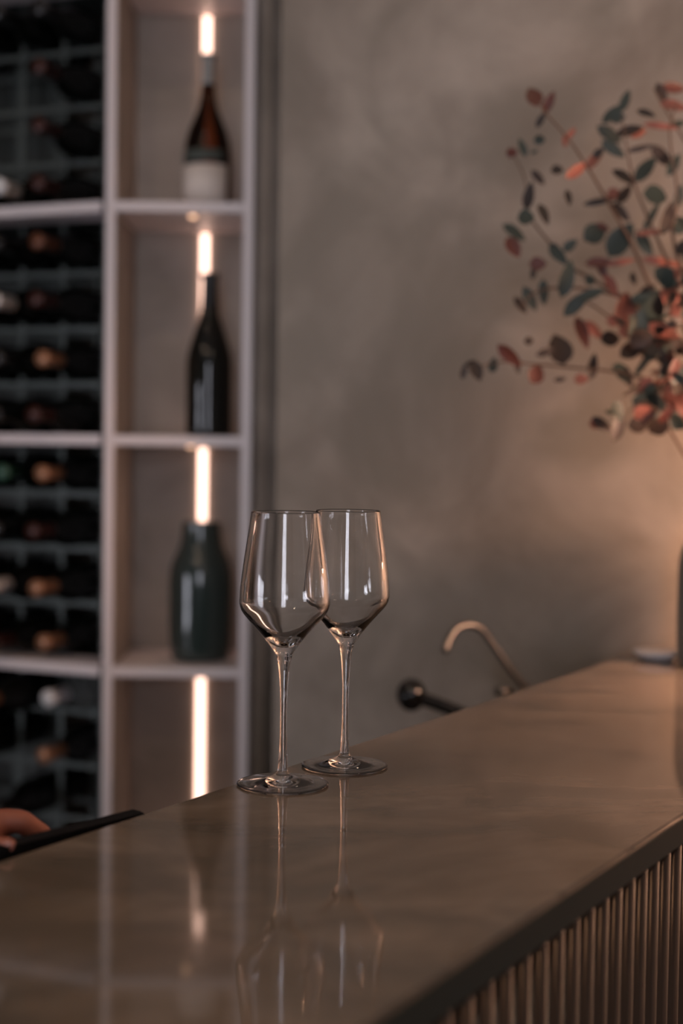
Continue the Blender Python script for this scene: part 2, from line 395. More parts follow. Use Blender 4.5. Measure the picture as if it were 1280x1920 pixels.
# ------------------------------------------------------------------ wine rack to the left, turned away from the niche
RA = math.radians(22)
rd = Vector((-math.cos(RA), math.sin(RA)))        # along the rack, away from the post
rn = Vector((math.sin(RA), math.cos(RA)))         # into the rack
RO = Vector((XL - PW/2 - .0075, YF + .004))
def rk(t, dpt): q = RO + rd*t + rn*dpt; return q
rack = empty('wine_rack'); tag(rack, 'tall pale framed wine rack with dark metal grid full of lying bottles', 'wine rack')
RT = 0.62
def rbox(t0, t1, d0, d1, z0, z1, bevel=0.0):
    return prism([tuple(rk(t0, d0)), tuple(rk(t0, d1)), tuple(rk(t1, d1)), tuple(rk(t1, d0))], z0, z1, bevel)
for z in ZS:
    if z > RZ: continue
    obj('shelf', prism([tuple(rk(0, 0)), tuple(rk(.055, .10)), tuple(rk(RT, .10)), tuple(rk(RT, 0))], z-.0095, z+.0095, .002), M['white_steel'], rack)
    obj('rear_shelf', prism([tuple(rk(.055, .10)), tuple(rk(.13, .26)), tuple(rk(RT, .26)), tuple(rk(RT, .10))], z-.0095, z+.0095), M['rack_back'], rack)
obj('end_post', rbox(RT, RT+.021, 0, .26, 0, RZ-.02, .002), M['white_steel'], rack)
obj('back_panel', rbox(.30, RT, .315, .325, 0.02, RZ-.05), M['rack_back'], rack)
TV = [.0725, .168, .264, .360, .456, .552]
for t in TV:
    for i in range(0, 5):
        a, b = ZS[i]+.0095, min(ZS[i+1]-.0095, RZ-.05)
        for dpt in ((.13, .255) if t > .13 else (.13,)):
            obj('upright_bar', rbox(t-.005, t+.005, dpt, dpt+.004, a, b), M['rack_bar'], rack)
PITCH = 0.1085
for i in range(0, 5):
    for k in (1, 2, 3):
        z = ZS[i] + .0095 + k*PITCH - .003
        if z > RZ-.1: continue
        obj('cross_bar', rbox(.075, RT, .124, .1295, z-.010, z), M['rack_bar'], rack)
        obj('cross_bar', rbox(.130, RT, .260, .2655, z-.010, z), M['rack_bar'], rack)

# bottles: built standing, neck up
def bottle_parts(kind):
    if kind == 'champagne':
        body = [(0, 0), (.036, 0), (.0435, .004), (.0445, .012), (.0445, .105), (.0430, .128), (.0375, .152), (.0275, .175), (.0195, .195), (.0155, .213), (.0137, .235), (.0133, .255), (.0133, .290), (.0150, .292), (.0150, .298), (.0, .300)]
    else:
        body = [(0, 0), (.036, 0), (.0415, .003), (.0425, .01), (.0425, .125), (.0415, .145), (.035, .170), (.025, .200), (.0175, .222), (.0148, .245), (.0138, .270), (.0138, .288), (.0152, .289), (.0152, .297), (.0, .299)]
    return body
def upright(kind, glass, foil, name, label, x, y, Y, height_scale=1.0, lab=None, foil_z=.232, zbase=None, dark_label=False):
    p = at(x, y, Y); o = empty(name, (p.x, Y, zbase)); tag(o, label, 'bottle')
    prof = bottle_parts(kind)
    obj('glass_body', lathe(prof, 40), glass, o, True)
    # capsule
    cap = [(r+.0006, z) for r, z in smooth_prof(prof[-7:], 3) if z >= foil_z and r > .004]
    cap = [(cap[0][0]-.0006, cap[0][1]-.0005)] + cap + [(.004, cap[-1][1]+.0008), (0, cap[-1][1]+.0009)]
    if foil: obj('foil_capsule', lathe(cap, 32), foil, o, True)
    def wrap(nm, z0, z1, r, a0, a1, m):
        bm = bmesh.new(); N = 24; q = []
        for k in range(N+1):
            a = a0 + (a1-a0)*k/N
            q.append([bm.verts.new((rr*math.cos(a), rr*math.sin(a), zz)) for rr, zz in ((r, z0), (r, z1), (r+.0006, z1), (r+.0006, z0))])
        for s, t in zip(q[:-1], q[1:]):
            for j in range(4): bm.faces.new((s[j], t[j], t[(j+1) % 4], s[(j+1) % 4]))
        bm.faces.new(q[0]); bm.faces.new(q[-1][::-1])
        return obj(nm, bm, m, o, True)
    if lab: wrap('paper_label', .010, .084, .0446, -PI*.97, -PI*.17, lab)
    if dark_label: wrap('neck_label', .090, .112, .0446, -PI*.95, -PI*.25, M['label_dark'])
    return o
b1 = upright('champagne', M['amber_glass'], M['foil_silver'], 'wine_bottle', 'amber wine bottle with silver neck foil and cream label on the upper niche shelf', 388, 370, 2.76, lab=M['label'], foil_z=.236, zbase=ZS[3]+.0098, dark_label=True)
# dark wine inside the amber bottle
b2 = upright('burgundy', M['black_glass'], M['foil_black'], 'wine_bottle', 'black unlabelled wine bottle on the middle niche shelf', 391, 800, 2.735, zbase=ZS[2]+.0098)
b2.scale = (1.03, 1.03, 1.045)

# green ceramic bottle vase
p = at(375, 1240, 2.755)
prof = smooth_prof([(0, 0), (.040, 0), (.052, .004), (.057, .014), (.0605, .06), (.0615, .12), (.0605, .165), (.055, .192), (.046, .212), (.0405, .228), (.038, .245), (.0365, .262), (.0368, .268)], 4)
inner = [(r-.004, z) for r, z in prof if z > .02 and r > .02][::-1]
va = obj('ceramic_vase', lathe(prof + inner + [(0, .02)], 56), M['ceramic'], smooth=True, loc=(p.x, 2.755, ZS[1]+.0098))
tag(va, 'dark green glazed bottle shaped vase on the lower niche shelf', 'vase')

# lying bottles in the rack
col_t = [.125, .216, .312, .408]
lie_body = [(0, 0), (.030, 0), (.0355, .004), (.0365, .012), (.0365, .17), (.035, .185), (.027, .205), (.018, .222), (.0145, .235), (.0138, .250)]
neck_prof = [(.0138, .250), (.0138, .283), (.0155, .284), (.0155, .292), (.0135, .296), (0, .297)]
cap_prof = [(.0139, .236), (.0146, .236), (.0146, .283), (.0161, .284), (.0161, .295), (.014, .2975), (0, .298)]
body_me = {}; cap_me = {}
def lying(glass, foil):
    o = empty('wine_bottle')
    if glass not in body_me:
        q = obj('glass_body', lathe(lie_body + neck_prof[1:], 28), M[glass], o, True); body_me[glass] = q.data
    else: q = bpy.data.objects.new('glass_body', body_me[glass]); link(q, o)
    if foil:
        if foil not in cap_me:
            q = obj('foil_capsule', lathe(cap_prof, 20), M[foil], o, True); cap_me[foil] = q.data
        else: q = bpy.data.objects.new('foil_capsule', cap_me[foil]); link(q, o)
    return o
# (bay, row) -> foil colour and forward shift for the first two columns, as the photograph shows them
bays = {3: 'upper', 2: 'second', 1: 'third', 0: 'lowest visible'}
spec = {
 # bay 3 = between shelf index 3 and 4 (top of the photo) ; rows counted upwards
 (3, 0, 0): ('foil_red', .0), (3, 1, 0): ('foil_red', .0), (3, 2, 0): ('foil_red', 0.0),
 (3, 0, 1): ('foil_white', .01), (3, 3, 1): ('foil_black', 0), (3, 3, 0): ('foil_black', 0),
 (2, 0, 0): ('foil_red', -.012), (2, 1, 0): ('foil_tan_glint', .02), (2, 2, 0): ('foil_red', -.006), (2, 3, 0): ('foil_brown', .0),
 (2, 0, 1): ('foil_black', 0), (2, 1, 1): ('foil_black', 0), (2, 2, 1): ('foil_white', -.01), (2, 3, 1): ('foil_black', 0),
 (1, 3, 0): ('foil_tan_glint', .018), (1, 2, 0): ('foil_red', -.012), (1, 1, 0): ('foil_tan_glint', -.0), (1, 0, 0): ('foil_tan_glint', .026),
 (1, 3, 1): ('foil_green', .02), (1, 2, 1): ('foil_black', 0), (1, 1, 1): ('foil_white', -.015), (1, 0, 1): ('foil_red', -.012),
 (0, 3, 0): ('foil_white', .045), (0, 3, 1): ('foil_tan_glint', -.06), (0, 2, 0): ('foil_tan_glint', .03), (0, 1, 1): ('foil_black', 0),
}
foilword = {'foil_red': 'dark red', 'foil_tan_glint': 'tan', 'foil_brown': 'brown', 'foil_white': 'white', 'foil_black': 'black', 'foil_green': 'green'}
rowword = {0: 'bottom', 1: 'lower middle', 2: 'upper middle', 3: 'top'}
bayword = {3: 'top bay', 2: 'black bottle bay', 1: 'green vase bay', 0: 'lowest bay'}
colword = {0: 'first column from post', 1: 'second column from post', 2: 'third column from post', 3: 'fourth column from post'}
for (b_, r_, c_) in [(b, r, c) for b in (0, 1, 2, 3) for r in range(4) for c in range(4)]:
    sp = spec.get((b_, r_, c_))
    if sp is None:
        if c_ < 2: continue
        if b_ == 3 and r_ in (1, 2): continue
        if b_ == 0 and r_ < 2: continue
        sp = (random.choice(['foil_black', 'foil_red', 'foil_black']), random.uniform(-.01, .01))
    clear = (b_, r_, c_) == (0, 3, 0)
    o = lying('clear_bottle' if clear else 'rack_glass', sp[0])
    dpt = -0.028 + sp[1] + 0.298
    q = rk(col_t[c_] + random.uniform(-.004, .004)*(.2 if c_ == 0 else 1), dpt)
    z = ZS[b_] + .0095 + r_*PITCH + .0368 + (0 if r_ else 0) - (.0025 if r_ else 0)
    o.location = (q.x, q.y, z)
    d3 = Vector((-rn.x, -rn.y, 0))
    o.rotation_euler = d3.to_track_quat('Z', 'Y').to_euler()
    kind_ = 'clear glass' if clear else 'dark'
    tag(o, f'{kind_} bottle with {foilword[sp[0]]} neck lying in the {rowword[r_]} row, {colword[c_]}, {bayword[b_]}', 'bottle', 'bottles lying in the wine rack')
    lb = f'{kind_} bottle, {foilword[sp[0]]} neck, {rowword[r_]} row, {bayword[b_]}, {colword[c_]}'
    o['label'] = lb

# ------------------------------------------------------------------ taps
# steel gooseneck
fy = 2.07
pts = [(1000, 1312), (978, 1284), (945, 1239), (921, 1205), (905, 1183), (890, 1174), (872, 1172), (855, 1180), (842, 1198), (833, 1222)]
P3 = [at(x, y, fy + .0006*(i*i) * (-1)) for i, (x, y) in enumerate(pts)]
base = at(1002, 1320, fy)
tap = empty('steel_faucet', (base.x+.012, fy, WZ)); tag(tap, 'thin curved steel gooseneck faucet rising behind the bar top', 'faucet')
loc0 = tap.location.copy()
def rel(pl, l0): return [Vector(p) - l0 for p in pl]
path = curve3(rel([Vector((loc0.x, fy, WZ+.02)), Vector((loc0.x, fy, WZ+.05))] + P3, loc0), 4)
obj('spout', tube(path, 0.0052, 14), M['chrome'], tap, True)
obj('base_ring', lathe([(0, 0), (.022, 0), (.022, .006), (.016, .012), (.014, .03), (0, .03)], 24), M['chrome'], tap, True)
obj('lever', tube([at(962, 1296, fy-.01)-loc0, at(930, 1296, fy-.02)-loc0], [.004, .0065], 12), M['chrome'], tap, True)
obj('lever_stem', tube([Vector((0, 0, .025)), at(962, 1298, fy-.01)-loc0], .004, 10), M['chrome'], tap, True)
# black tap with ball end
ty = 2.12
pb = at(771, 1303, ty); e1 = at(850, 1332, ty-.02); e2 = at(885, 1352, ty-.03)
tb = empty('black_faucet', (e2.x+.01, e2.y, WZ)); l0 = tb.location.copy(); tag(tb, 'glossy black tap with a round knob end behind the bar top', 'faucet')
obj('base_ring', lathe([(0, 0), (.024, 0), (.024, .008), (.015, .016), (.013, .03), (0, .03)], 24), M['black_gloss'], tb, True)
obj('spout', tube(curve3([Vector((0, 0, .02)), Vector((0, 0, (e2.z-WZ)*.75)), e2-l0, e1-l0, pb-l0], 5), .0100, 14), M['black_gloss'], tb, True)
bmk = bmesh.new(); bmesh.ops.create_uvsphere(bmk, u_segments=28, v_segments=18, radius=.0225)
kn = obj('round_knob', bmk, M['black_gloss'], tb, True); kn.location = pb - l0
kn.scale = (1, 1, 1.1)

# ------------------------------------------------------------------ plant in a vase at the end of the bar
vy = 1.90
pv = on_counter(1338, 1240)
pv = Vector((at(1335, 1240, vy).x, vy, CT))
vase = obj('plant_vase', lathe(smooth_prof([(0, 0), (.036, 0), (.045, .004), (.0475, .03), (.0475, .12), (.044, .155), (.034, .175), (.031, .19), (.033, .198)], 4)
           + smooth_prof([(.030, .198), (.028, .19), (.031, .175), (.041, .155), (.044, .12), (.044, .03), (.040, .01), (0, .008)], 4), 48), M['grey_ceramic'], smooth=True, loc=(pv.x, pv.y, CT+.0003))
tag(vase, 'grey ceramic vase at the right edge of the bar holding the branches', 'vase')
plant = empty('eucalyptus_branches', (pv.x, pv.y, CT+.02)); tag(plant, 'eucalyptus branches with dark green and red leaves fanning out in front of the plaster wall', 'plant')
PL = plant.location.copy()
mouth = Vector((pv.x, pv.y, CT+.19))
def wallY(X): return 2.5 - .617*(X+.115)/.787
def dep(x):   # depth of the spray: fans out towards the wall on the left
    return min(1.90, 2.41/(1+.784*(x-640)/F) - .05)
stems = [
 [(1300, 800), (1240, 600), (1190, 470), (1140, 380), (1105, 320), (1065, 260), (1025, 215), (1010, 190)],
 [(1290, 800), (1250, 735), (1180, 702), (1080, 690), (1000, 683), (940, 678), (868, 697)],
 [(1290, 780), (1230, 660), (1150, 600), (1095, 565), (1070, 580)],
 [(1295, 760), (1220, 600), (1130, 535), (1060, 495), (1030, 455), (990, 400), (985, 340), (960, 285)],
 [(1300, 700), (1260, 520), (1215, 410), (1185, 330), (1165, 215)],
 [(1320, 700), (1330, 450), (1300, 300), (1250, 210), (1225, 165)],
 [(1310, 900), (1230, 770), (1190, 760), (1158, 815)],
 [(1320, 750), (1290, 560), (1260, 440), (1270, 370), (1255, 250), (1270, 190)],
 [(1230, 620), (1170, 560), (1080, 540), (1010, 545), (975, 575)],
 [(1320, 820), (1260, 800), (1200, 800)],
 [(1340, 700), (1400, 450), (1440, 250)], [(1350, 700), (1470, 560), (1560, 480)], [(1345, 800), (1450, 760), (1540, 800)], [(1335, 650), (1350, 400), (1360, 180)],
]
for i, s in enumerate(stems):
    dd = ((i*37) % 7 - 3) * .018
    n_ = len(s); P = [mouth - PL - Vector((0, 0, .12)), mouth - PL + Vector((0, 0, .02))] if s[0][0] > 1280 else []
    for k, (x, y) in enumerate(s):
        P.append(at(x, y, dep(x) + dd*(k+1)/n_) - PL)
    c = curve3(P, 4); m_ = len(c)
    obj('stem', tube(c, [.0026*(1-j/m_)+.0008 for j in range(m_)], 6), M['stem'], plant, True)
# leaf meshes
def leaf_mesh(ratio, mname, cup):
    bm = bmesh.new(); nl = 6
    L = []; Mi = []; Rr = []
    for k in range(nl+1):
        t = k/nl; wd = ratio*.5*math.sin(PI*min(1, t**.8))**.75 if 0 < t < 1 else 0
        zc = cup*.25*(t-.5)**2
        Mi.append(bm.verts.new((t-.0, 0, -zc)))
        if 0 < t < 1:
            L.append(bm.verts.new((t, wd, -zc+cup*wd*.5))); Rr.append(bm.verts.new((t, -wd, -zc+cup*wd*.5)))
    for side in (L, Rr):
        bm.faces.new((Mi[0], Mi[1], side[0])); bm.faces.new((Mi[-1], Mi[-2], side[-1]))
        for k in range(nl-2): bm.faces.new((Mi[k+1], Mi[k+2], side[k+1], side[k]))
    me = bpy.data.meshes.new('leaf'); bmesh.ops.recalc_face_normals(bm, faces=bm.faces); bm.to_mesh(me); bm.free()
    me.materials.append(M[mname])
    for p in me.polygons: p.use_smooth = True
    return me
cache = {}
def leaf(x, y, ln, ang, ratio, mname, Y, tilt=None, roll_=None):
    key = (round(min(ratio, .95)*5), mname)
    if key not in cache: cache[key] = leaf_mesh(key[0]/5, mname, .5)
    o = bpy.data.objects.new('leaf', cache[key]); link(o, plant)
    a = math.radians(ang); L = ln/F*Y
    ax = cr*math.cos(a) + cu*math.sin(a)
    tl = random.uniform(-.4, .4) if tilt is None else tilt
    ax = (ax + Vector((0, 1, 0))*math.sin(tl)).normalized()
    nrm = Vector((0, -1, 0)); nrm = (nrm - ax*nrm.dot(ax)).normalized()
    nrm = Matrix.Rotation(random.uniform(-.5, .5) if roll_ is None else roll_, 3, ax) @ nrm
    bi_ = nrm.cross(ax)
    R3 = Matrix((ax, bi_, nrm)).transposed()
    c = at(x, y, Y) - ax*L*.5
    o.matrix_local = Matrix.Translation(c - PL) @ R3.to_4x4() @ Matrix.Diagonal((L, L, L, 1))
    return o
c7 = [(465,150,100,110,.7,'R'),(550,180,110,65,.4,'R'),(525,215,60,100,.4,'R'),(505,275,80,60,.3,'D'),(670,350,70,50,.35,'P'),(635,390,60,100,.5,'P'),(498,385,55,0,.9,'G'),(405,425,90,110,.4,'G'),
 (348,455,55,0,.9,'R'),(490,590,90,-45,.4,'D'),(595,550,60,0,.7,'D'),(440,690,130,80,.5,'D'),(655,700,80,-80,.5,'D'),(520,790,115,-70,.5,'D'),(425,810,80,0,.95,'G'),(360,890,130,-35,.35,'G'),
 (355,970,110,-60,.6,'R'),(700,550,130,35,.4,'P'),(800,490,120,50,.4,'P'),(820,455,65,45,.6,'D'),(900,240,130,40,.5,'G'),(965,170,110,70,.35,'G'),(925,262,70,0,.9,'G'),(880,355,140,-30,.5,'G'),
 (990,335,130,15,.3,'D'),(900,435,130,-35,.4,'G'),(1050,430,130,12,.22,'D'),(1165,475,140,-42,.3,'D'),(1075,545,160,50,.35,'G'),(960,590,130,-35,.35,'D'),(1080,240,90,-20,.5,'D'),(1165,140,120,-65,.35,'D'),
 (1230,100,120,-5,.45,'R'),(1230,200,130,-15,.4,'P'),(1160,310,160,-10,.25,'P'),(1040,350,90,25,.5,'P'),(1130,690,120,-10,.75,'G'),(960,680,120,50,.5,'D'),(905,680,70,0,.8,'P'),(830,720,160,10,.28,'D'),
 (940,780,120,-45,.4,'D'),(1110,800,170,60,.28,'G'),(1195,810,160,75,.3,'D'),(1265,860,80,0,.8,'G'),(800,895,120,30,.75,'G'),(940,930,180,55,.6,'G'),(845,860,70,-30,.5,'R'),(1070,950,140,-60,.35,'G'),
 (665,960,80,40,.6,'G'),(590,990,100,-50,.4,'D'),(1110,890,150,5,.25,'P'),(470,450,40,20,.5,'G'),(1250,300,90,20,.4,'G'),(1230,520,120,60,.3,'G'),(1260,690,110,80,.3,'G')]
c8 = [(600,110,130,-50,.4,'G'),(645,240,180,75,.32,'G'),(490,160,80,0,.85,'R'),(465,205,70,80,.4,'D'),(820,150,120,5,.4,'R'),(840,190,110,-70,.5,'R'),(775,250,60,0,.9,'G'),(1170,150,200,-10,.28,'P'),(940,150,150,10,.25,'P'),
 (445,350,130,-60,.45,'G'),(395,385,100,-50,.4,'D'),(520,315,120,-85,.4,'G'),(700,375,160,45,.42,'G'),(780,325,130,20,.4,'G'),(605,625,150,105,.85,'D'),(530,640,90,20,.3,'D'),(335,660,150,-40,.45,'R'),(375,720,70,-75,.4,'D'),
 (478,760,100,60,.75,'R'),(85,745,75,80,.5,'D'),(155,745,100,-70,.6,'D'),(125,700,60,20,.3,'D'),(245,710,75,80,.6,'G'),(730,535,160,-70,.45,'R'),(795,520,120,-45,.5,'P'),(725,790,65,0,.9,'P'),(810,1030,70,0,.8,'R'),(840,1035,120,-35,.5,'D'),(925,1040,160,80,.35,'D'),
 (1035,1040,100,0,.85,'D'),(610,790,60,10,.3,'D'),(440,580,50,0,.8,'D'),(785,720,130,80,.5,'D'),(890,280,120,-60,.5,'R'),(960,410,170,80,.6,'R'),(905,470,70,0,.8,'P'),(985,520,100,10,.7,'P'),
 (1040,490,150,80,.6,'G'),(1130,390,170,-20,.7,'G'),(1230,370,130,-50,.5,'P'),(1160,530,180,-15,.3,'P'),(1230,700,120,-40,.5,'P'),(1000,630,130,30,.6,'D'),(1120,610,150,20,.7,'G'),(1100,930,170,-20,.7,'G'),(1260,1010,110,60,.8,'G'),
 (1210,900,140,-60,.4,'P'),(1060,970,90,30,.7,'P'),(1190,230,130,-40,.6,'G'),(1050,350,90,10,.6,'G'),(970,770,130,-60,.5,'D'),(1060,820,120,40,.5,'R'),(1160,1000,90,70,.6,'G')]
mm = {'R': 'leaf_red', 'D': 'leaf_dark', 'G': 'leaf_green', 'P': 'leaf_pink'}
for lst, ox, oy in ((c7, 840, 130), (c8, 840, 440)):
    for cx, cyy, ln, an, ra, k in lst:
        x, y = ox + cx/2.909, oy + cyy/2.909
        leaf(x, y, ln/2.909*1.22, an, ra, mm[k], dep(x) + random.uniform(-.05, .04), tilt=random.uniform(-.3, .3), roll_=random.uniform(-.35, .35))
# dense heart of the bunch, thinning to the left, carrying on beyond the frame
cnt = 0
while cnt < 185:
    x = random.gauss(1285, 72); y = random.gauss(640, 92)
    if x < 1120 or x > 1520 or y > 800 or y < 120: continue
    if x < 1185 and y < 560: continue
    if x < 1230 and (y < 480 or y > 790): continue
    leaf(x, y, random.uniform(26, 50), random.uniform(0, 360), random.choice([.35, .5, .6, .75]), random.choice(['leaf_green', 'leaf_green', 'leaf_dark', 'leaf_dark', 'leaf_dark', 'leaf_red', 'leaf_pink' if random.random() < .4 else 'leaf_dark']),
         dep(x) + random.uniform(-.09, .02), roll_=random.uniform(-1.0, 1.0), tilt=random.uniform(-.6, .6)); cnt += 1

# small white dish at the wall end of the bar
pd = at(1222, 1222, 1.985)
dish = obj('dish', lathe([(0, 0), (.020, 0), (.024, .003), (.034, .011), (.0335, .0125), (.022, .0055), (0, .004)], 40), M['white_dish'], smooth=True, loc=(pd.x, 1.955, CT+.0003))
tag(dish, 'small white dish on the bar top beside the wall and the grey vase', 'dish')

# warm wall lamp just outside the right edge of the photograph
LX = 0.80; LY = wallY(LX); nrmw = Vector((-.617, -.787, 0))
lamp = empty('wall_lamp', (LX, LY, CT+.26)); tag(lamp, 'small round warm wall lamp to the right of the branches', 'lamp')
rot = nrmw.to_track_quat('Z', 'Y').to_matrix().to_4x4()
obj('backplate', lathe([(0, 0.001), (.045, .001), (.045, .010), (.02, .016), (0, .016)], 28, M4=rot), M['brass'], lamp, True)
obj('arm', tube([nrmw*.012, nrmw*.06], .006, 12), M['brass'], lamp, True)
bmk = bmesh.new(); bmesh.ops.create_uvsphere(bmk, u_segments=24, v_segments=16, radius=.045)
gl = obj('globe', bmk, M['lamp_globe'], lamp, True); gl.location = nrmw*.14
shb = bmesh.new(); a0 = math.atan2(nrmw.y, nrmw.x); ring = []
for k in range(17):
    a = a0 + (k/16 - .5)*math.radians(125)
    ring.append([shb.verts.new(nrmw*.13 + Vector((r_*math.cos(a), r_*math.sin(a), z_))) for r_, z_ in ((.085, -.042), (.085, .085), (.088, .085), (.088, -.042))])
for p_, q_ in zip(ring[:-1], ring[1:]):
    for j in range(4): shb.faces.new((p_[j], q_[j], q_[(j+1) % 4], p_[(j+1) % 4]))
shb.faces.new(ring[0]); shb.faces.new(ring[-1][::-1])
obj('shade', shb, M['brass'], lamp, True)
obj('shade_bracket', tube([nrmw*.06 + Vector((0, 0, .06)), nrmw*.214 + Vector((0, 0, .06))], .004, 8), M['brass'], lamp, True)
obj('shade_post', tube([nrmw*.06 + Vector((0, 0, .062)), nrmw*.06], .005, 8), M['brass'], lamp, True)

# ------------------------------------------------------------------ bartender with tablet, at the left edge of the frame
edge = lambda s, off, z: Vector(((BK - bnor*off + bdir*s).x, (BK - bnor*off + bdir*s).y, z))
# tablet: top edge just above the bar's back edge
sR = (on_counter(284, 1511).xy - BK).dot(bdir); sL = (on_counter(0, 1603).xy - BK).dot(bdir)
tl_len = sR - sL + .008
tc = edge(sR - .008 - tl_len/2, .022, CT - .052)
tab = empty('tablet', tc); tag(tab, 'black tablet held behind the back edge of the bar top at the far left', 'tablet')
dx = Vector((bdir.x, bdir.y, 0)); back = Vector((-bnor.x, -bnor.y, 0))
tz = (Vector((0, 0, 1))*math.cos(.25) - back*math.sin(.25) * -0.0).normalized()
tilt = math.radians(14)
tz = (Vector((0, 0, 1))*math.cos(tilt) - back*math.sin(tilt)*-1*-1).normalized()   # leans its top towards the bar
tzv = (Vector((0, 0, 1))*math.cos(tilt) - back*0*math.sin(tilt)).normalized()
ty_ = tz.cross(dx).normalized()
R3 = Matrix((dx, ty_, tz)).transposed().to_4x4()
tab.matrix_world = Matrix.Translation(tc - Vector((0, 0, .0045))) @ R3 @ Matrix.Rotation(.055, 4, 'Y')
tab.rotation_euler[1] += 0
rc = .014; oq = []
for cx_, cz_, a0_ in ((tl_len/2-rc, .062-rc, 0), (-tl_len/2+rc, .062-rc, 90), (-tl_len/2+rc, -.062+rc, 180), (tl_len/2-rc, -.062+rc, 270)):
    for k in range(6): aa = math.radians(a0_ + 18*k); oq.append((cx_ + rc*math.cos(aa), cz_ + rc*math.sin(aa)))
bmq = prism(oq, -.0045, .0045, .0018)
bmesh.ops.transform(bmq, matrix=Matrix.Rotation(PI/2, 4, 'X'), verts=bmq.verts)
obj('case', bmq, M['black_matte'], tab)
obj('screen', bx((-tl_len/2+.01, .0046, -.054), (tl_len/2-.01, .0052, .054)), M['black_gloss'], tab)
print('tablet len', tl_len)

def capsules(segs, seg=14):
    bm = bmesh.new()
    for p0, r0_, p1, r1_ in segs:
        p0 = Vector(p0); p1 = Vector(p1); d = p1 - p0; L = d.length
        q = d.to_track_quat('Z', 'Y').to_matrix().to_4x4(); q.translation = p0
        prof = [(0, -r0_)] + [(r0_*math.cos(a), r0_*math.sin(a)) for a in (-1.1, -.65, -.2)]
        prof += [(r0_, 0), (r1_, L)] + [(r1_*math.cos(a), L + r1_*math.sin(a)) for a in (.35, .8, 1.2)] + [(0, L + r1_)]
        lathe(prof, seg, M4=q, bm=bm)
    return bm
def remesh(o, vox, it=4):
    r = o.modifiers.new('remesh', 'REMESH'); r.mode = 'VOXEL'; r.voxel_size = vox; r.use_smooth_shade = True
    s = o.modifiers.new('smooth', 'SMOOTH'); s.iterations = it; s.factor = .5
# hand anchor positions from the photograph
hx = lambda x, y, Y: at(x, y, Y)
Hp = hx(-22, 1562, 1.045)          # palm centre, behind the tablet
person = empty('person', (-.72, 1.30, 0)); tag(person, 'person in black, only a hand showing at the far left edge, gripping the tablet', 'person')
PO = person.location.copy()
sh_h = 1.42
shL = Vector((-.665, 1.10, sh_h)); shR = Vector((-.85, 1.46, sh_h))      # near-camera shoulder first
elL = Vector((-.60, .96, 1.15)); wr = hx(-110, 1590, 1.03)
elR = Vector((-.93, 1.53, 1.12)); wrR = Vector((-.86, 1.46, .88))
S = []
def seg(a, ra, b, rb): S.append((Vector(a)-PO, ra, Vector(b)-PO, rb))
# torso, neck, head
pel = Vector((-.78, 1.29, .95)); ch = Vector((-.757, 1.28, 1.28)); nk = Vector((-.75, 1.275, 1.47)); hd = Vector((-.735, 1.268, 1.63))
side = (shR - shL).normalized()
for a_ in (-.07, 0, .07):
    seg(pel + side*a_, .10, ch + side*a_*1.2, .105)
seg(shL, .055, shR, .055); seg(ch, .10, nk, .06); seg(nk, .055, hd - Vector((0, 0, .05)), .052)
seg(hd + Vector((0, 0, .03)), .078, hd + Vector((0, 0, .06)), .076)
face = Vector((.83, -.02, 0)).normalized()
seg(hd + face*.02 - Vector((0, 0, .045)), .058, hd + face*.035 - Vector((0, 0, .075)), .035)
seg(hd + face*.077 + Vector((0, 0, .015)), .010, hd + face*.096 - Vector((0, 0, .018)), .013)     # nose
sd = Vector((-face.y, face.x, 0))
for s_ in (-1, 1): seg(hd + sd*s_*.078 + Vector((0, 0, .015)), .012, hd + sd*s_*.080 - Vector((0, 0, .02)), .009)  # ears
seg(hd + face*.074 - Vector((0, 0, .042)) - sd*.018, .006, hd + face*.074 - Vector((0, 0, .042)) + sd*.018, .006)  # lips
# arms
seg(shL, .050, elL, .038); seg(elL, .038, wr, .026)
seg(shR, .050, elR, .038); seg(elR, .038, wrR, .026)
# legs
for s_, kx in ((-1, 0), (1, 0)):
    hip = pel + side*s_*.09 - Vector((0, 0, .03)); kne = hip + Vector((.03, 0, -.42)); ank = kne + Vector((-.02, 0, -.42))
    seg(hip, .085, kne, .055); seg(kne, .055, ank, .038); seg(ank - Vector((0, 0, .01)), .036, ank + face*.13 - Vector((0, 0, .035)), .028)
# working hand: wrist -> palm, thumb over the screen side, four fingers curling under and round to the bar side
palm1 = hx(-60, 1585, 1.035)
seg(wr, .024, palm1, .026); seg(wr, .024, Hp + Vector((-.015, .0, -.02)), .022)
# index finger: big arched knuckle that shows over the tablet
idx = [hx(-40, 1560, 1.045), hx(5, 1539, 1.05), hx(42, 1541, 1.052), hx(80, 1566, 1.057), hx(96, 1582, 1.06)]
ir = [.0115, .0098, .0092, .0080, .0066]
for a_, b_, ra, rb in zip(idx[:-1], idx[1:], ir[:-1], ir[1:]): seg(a_, ra, b_, rb)
# thumb on the bar side of the tablet, only its tip shows
th = [hx(-85, 1600, .995), hx(-45, 1600, .980), hx(-12, 1594, .974), hx(15, 1588, .976)]
tr = [.012, .0105, .0092, .0075]
for a_, b_, ra, rb in zip(th[:-1], th[1:], tr[:-1], tr[1:]): seg(a_, ra, b_, rb)
# middle, ring and little finger under the first, behind the tablet
for j, dz in enumerate((.024, .046, .066)):
    f_ = [hx(-50, 1560, 1.045) - Vector((0, 0, dz)), hx(0, 1560, 1.058) - Vector((0, 0, dz)), hx(45, 1566, 1.062) - Vector((0, 0, dz)), hx(74-8*j, 1580, 1.062) - Vector((0, 0, dz))]
    fr = [.010, .0088, .008, .0066]
    for a_, b_, ra, rb in zip(f_[:-1], f_[1:], fr[:-1], fr[1:]): seg(a_, ra, b_, rb)
    seg(wr, .020, f_[0], .013)
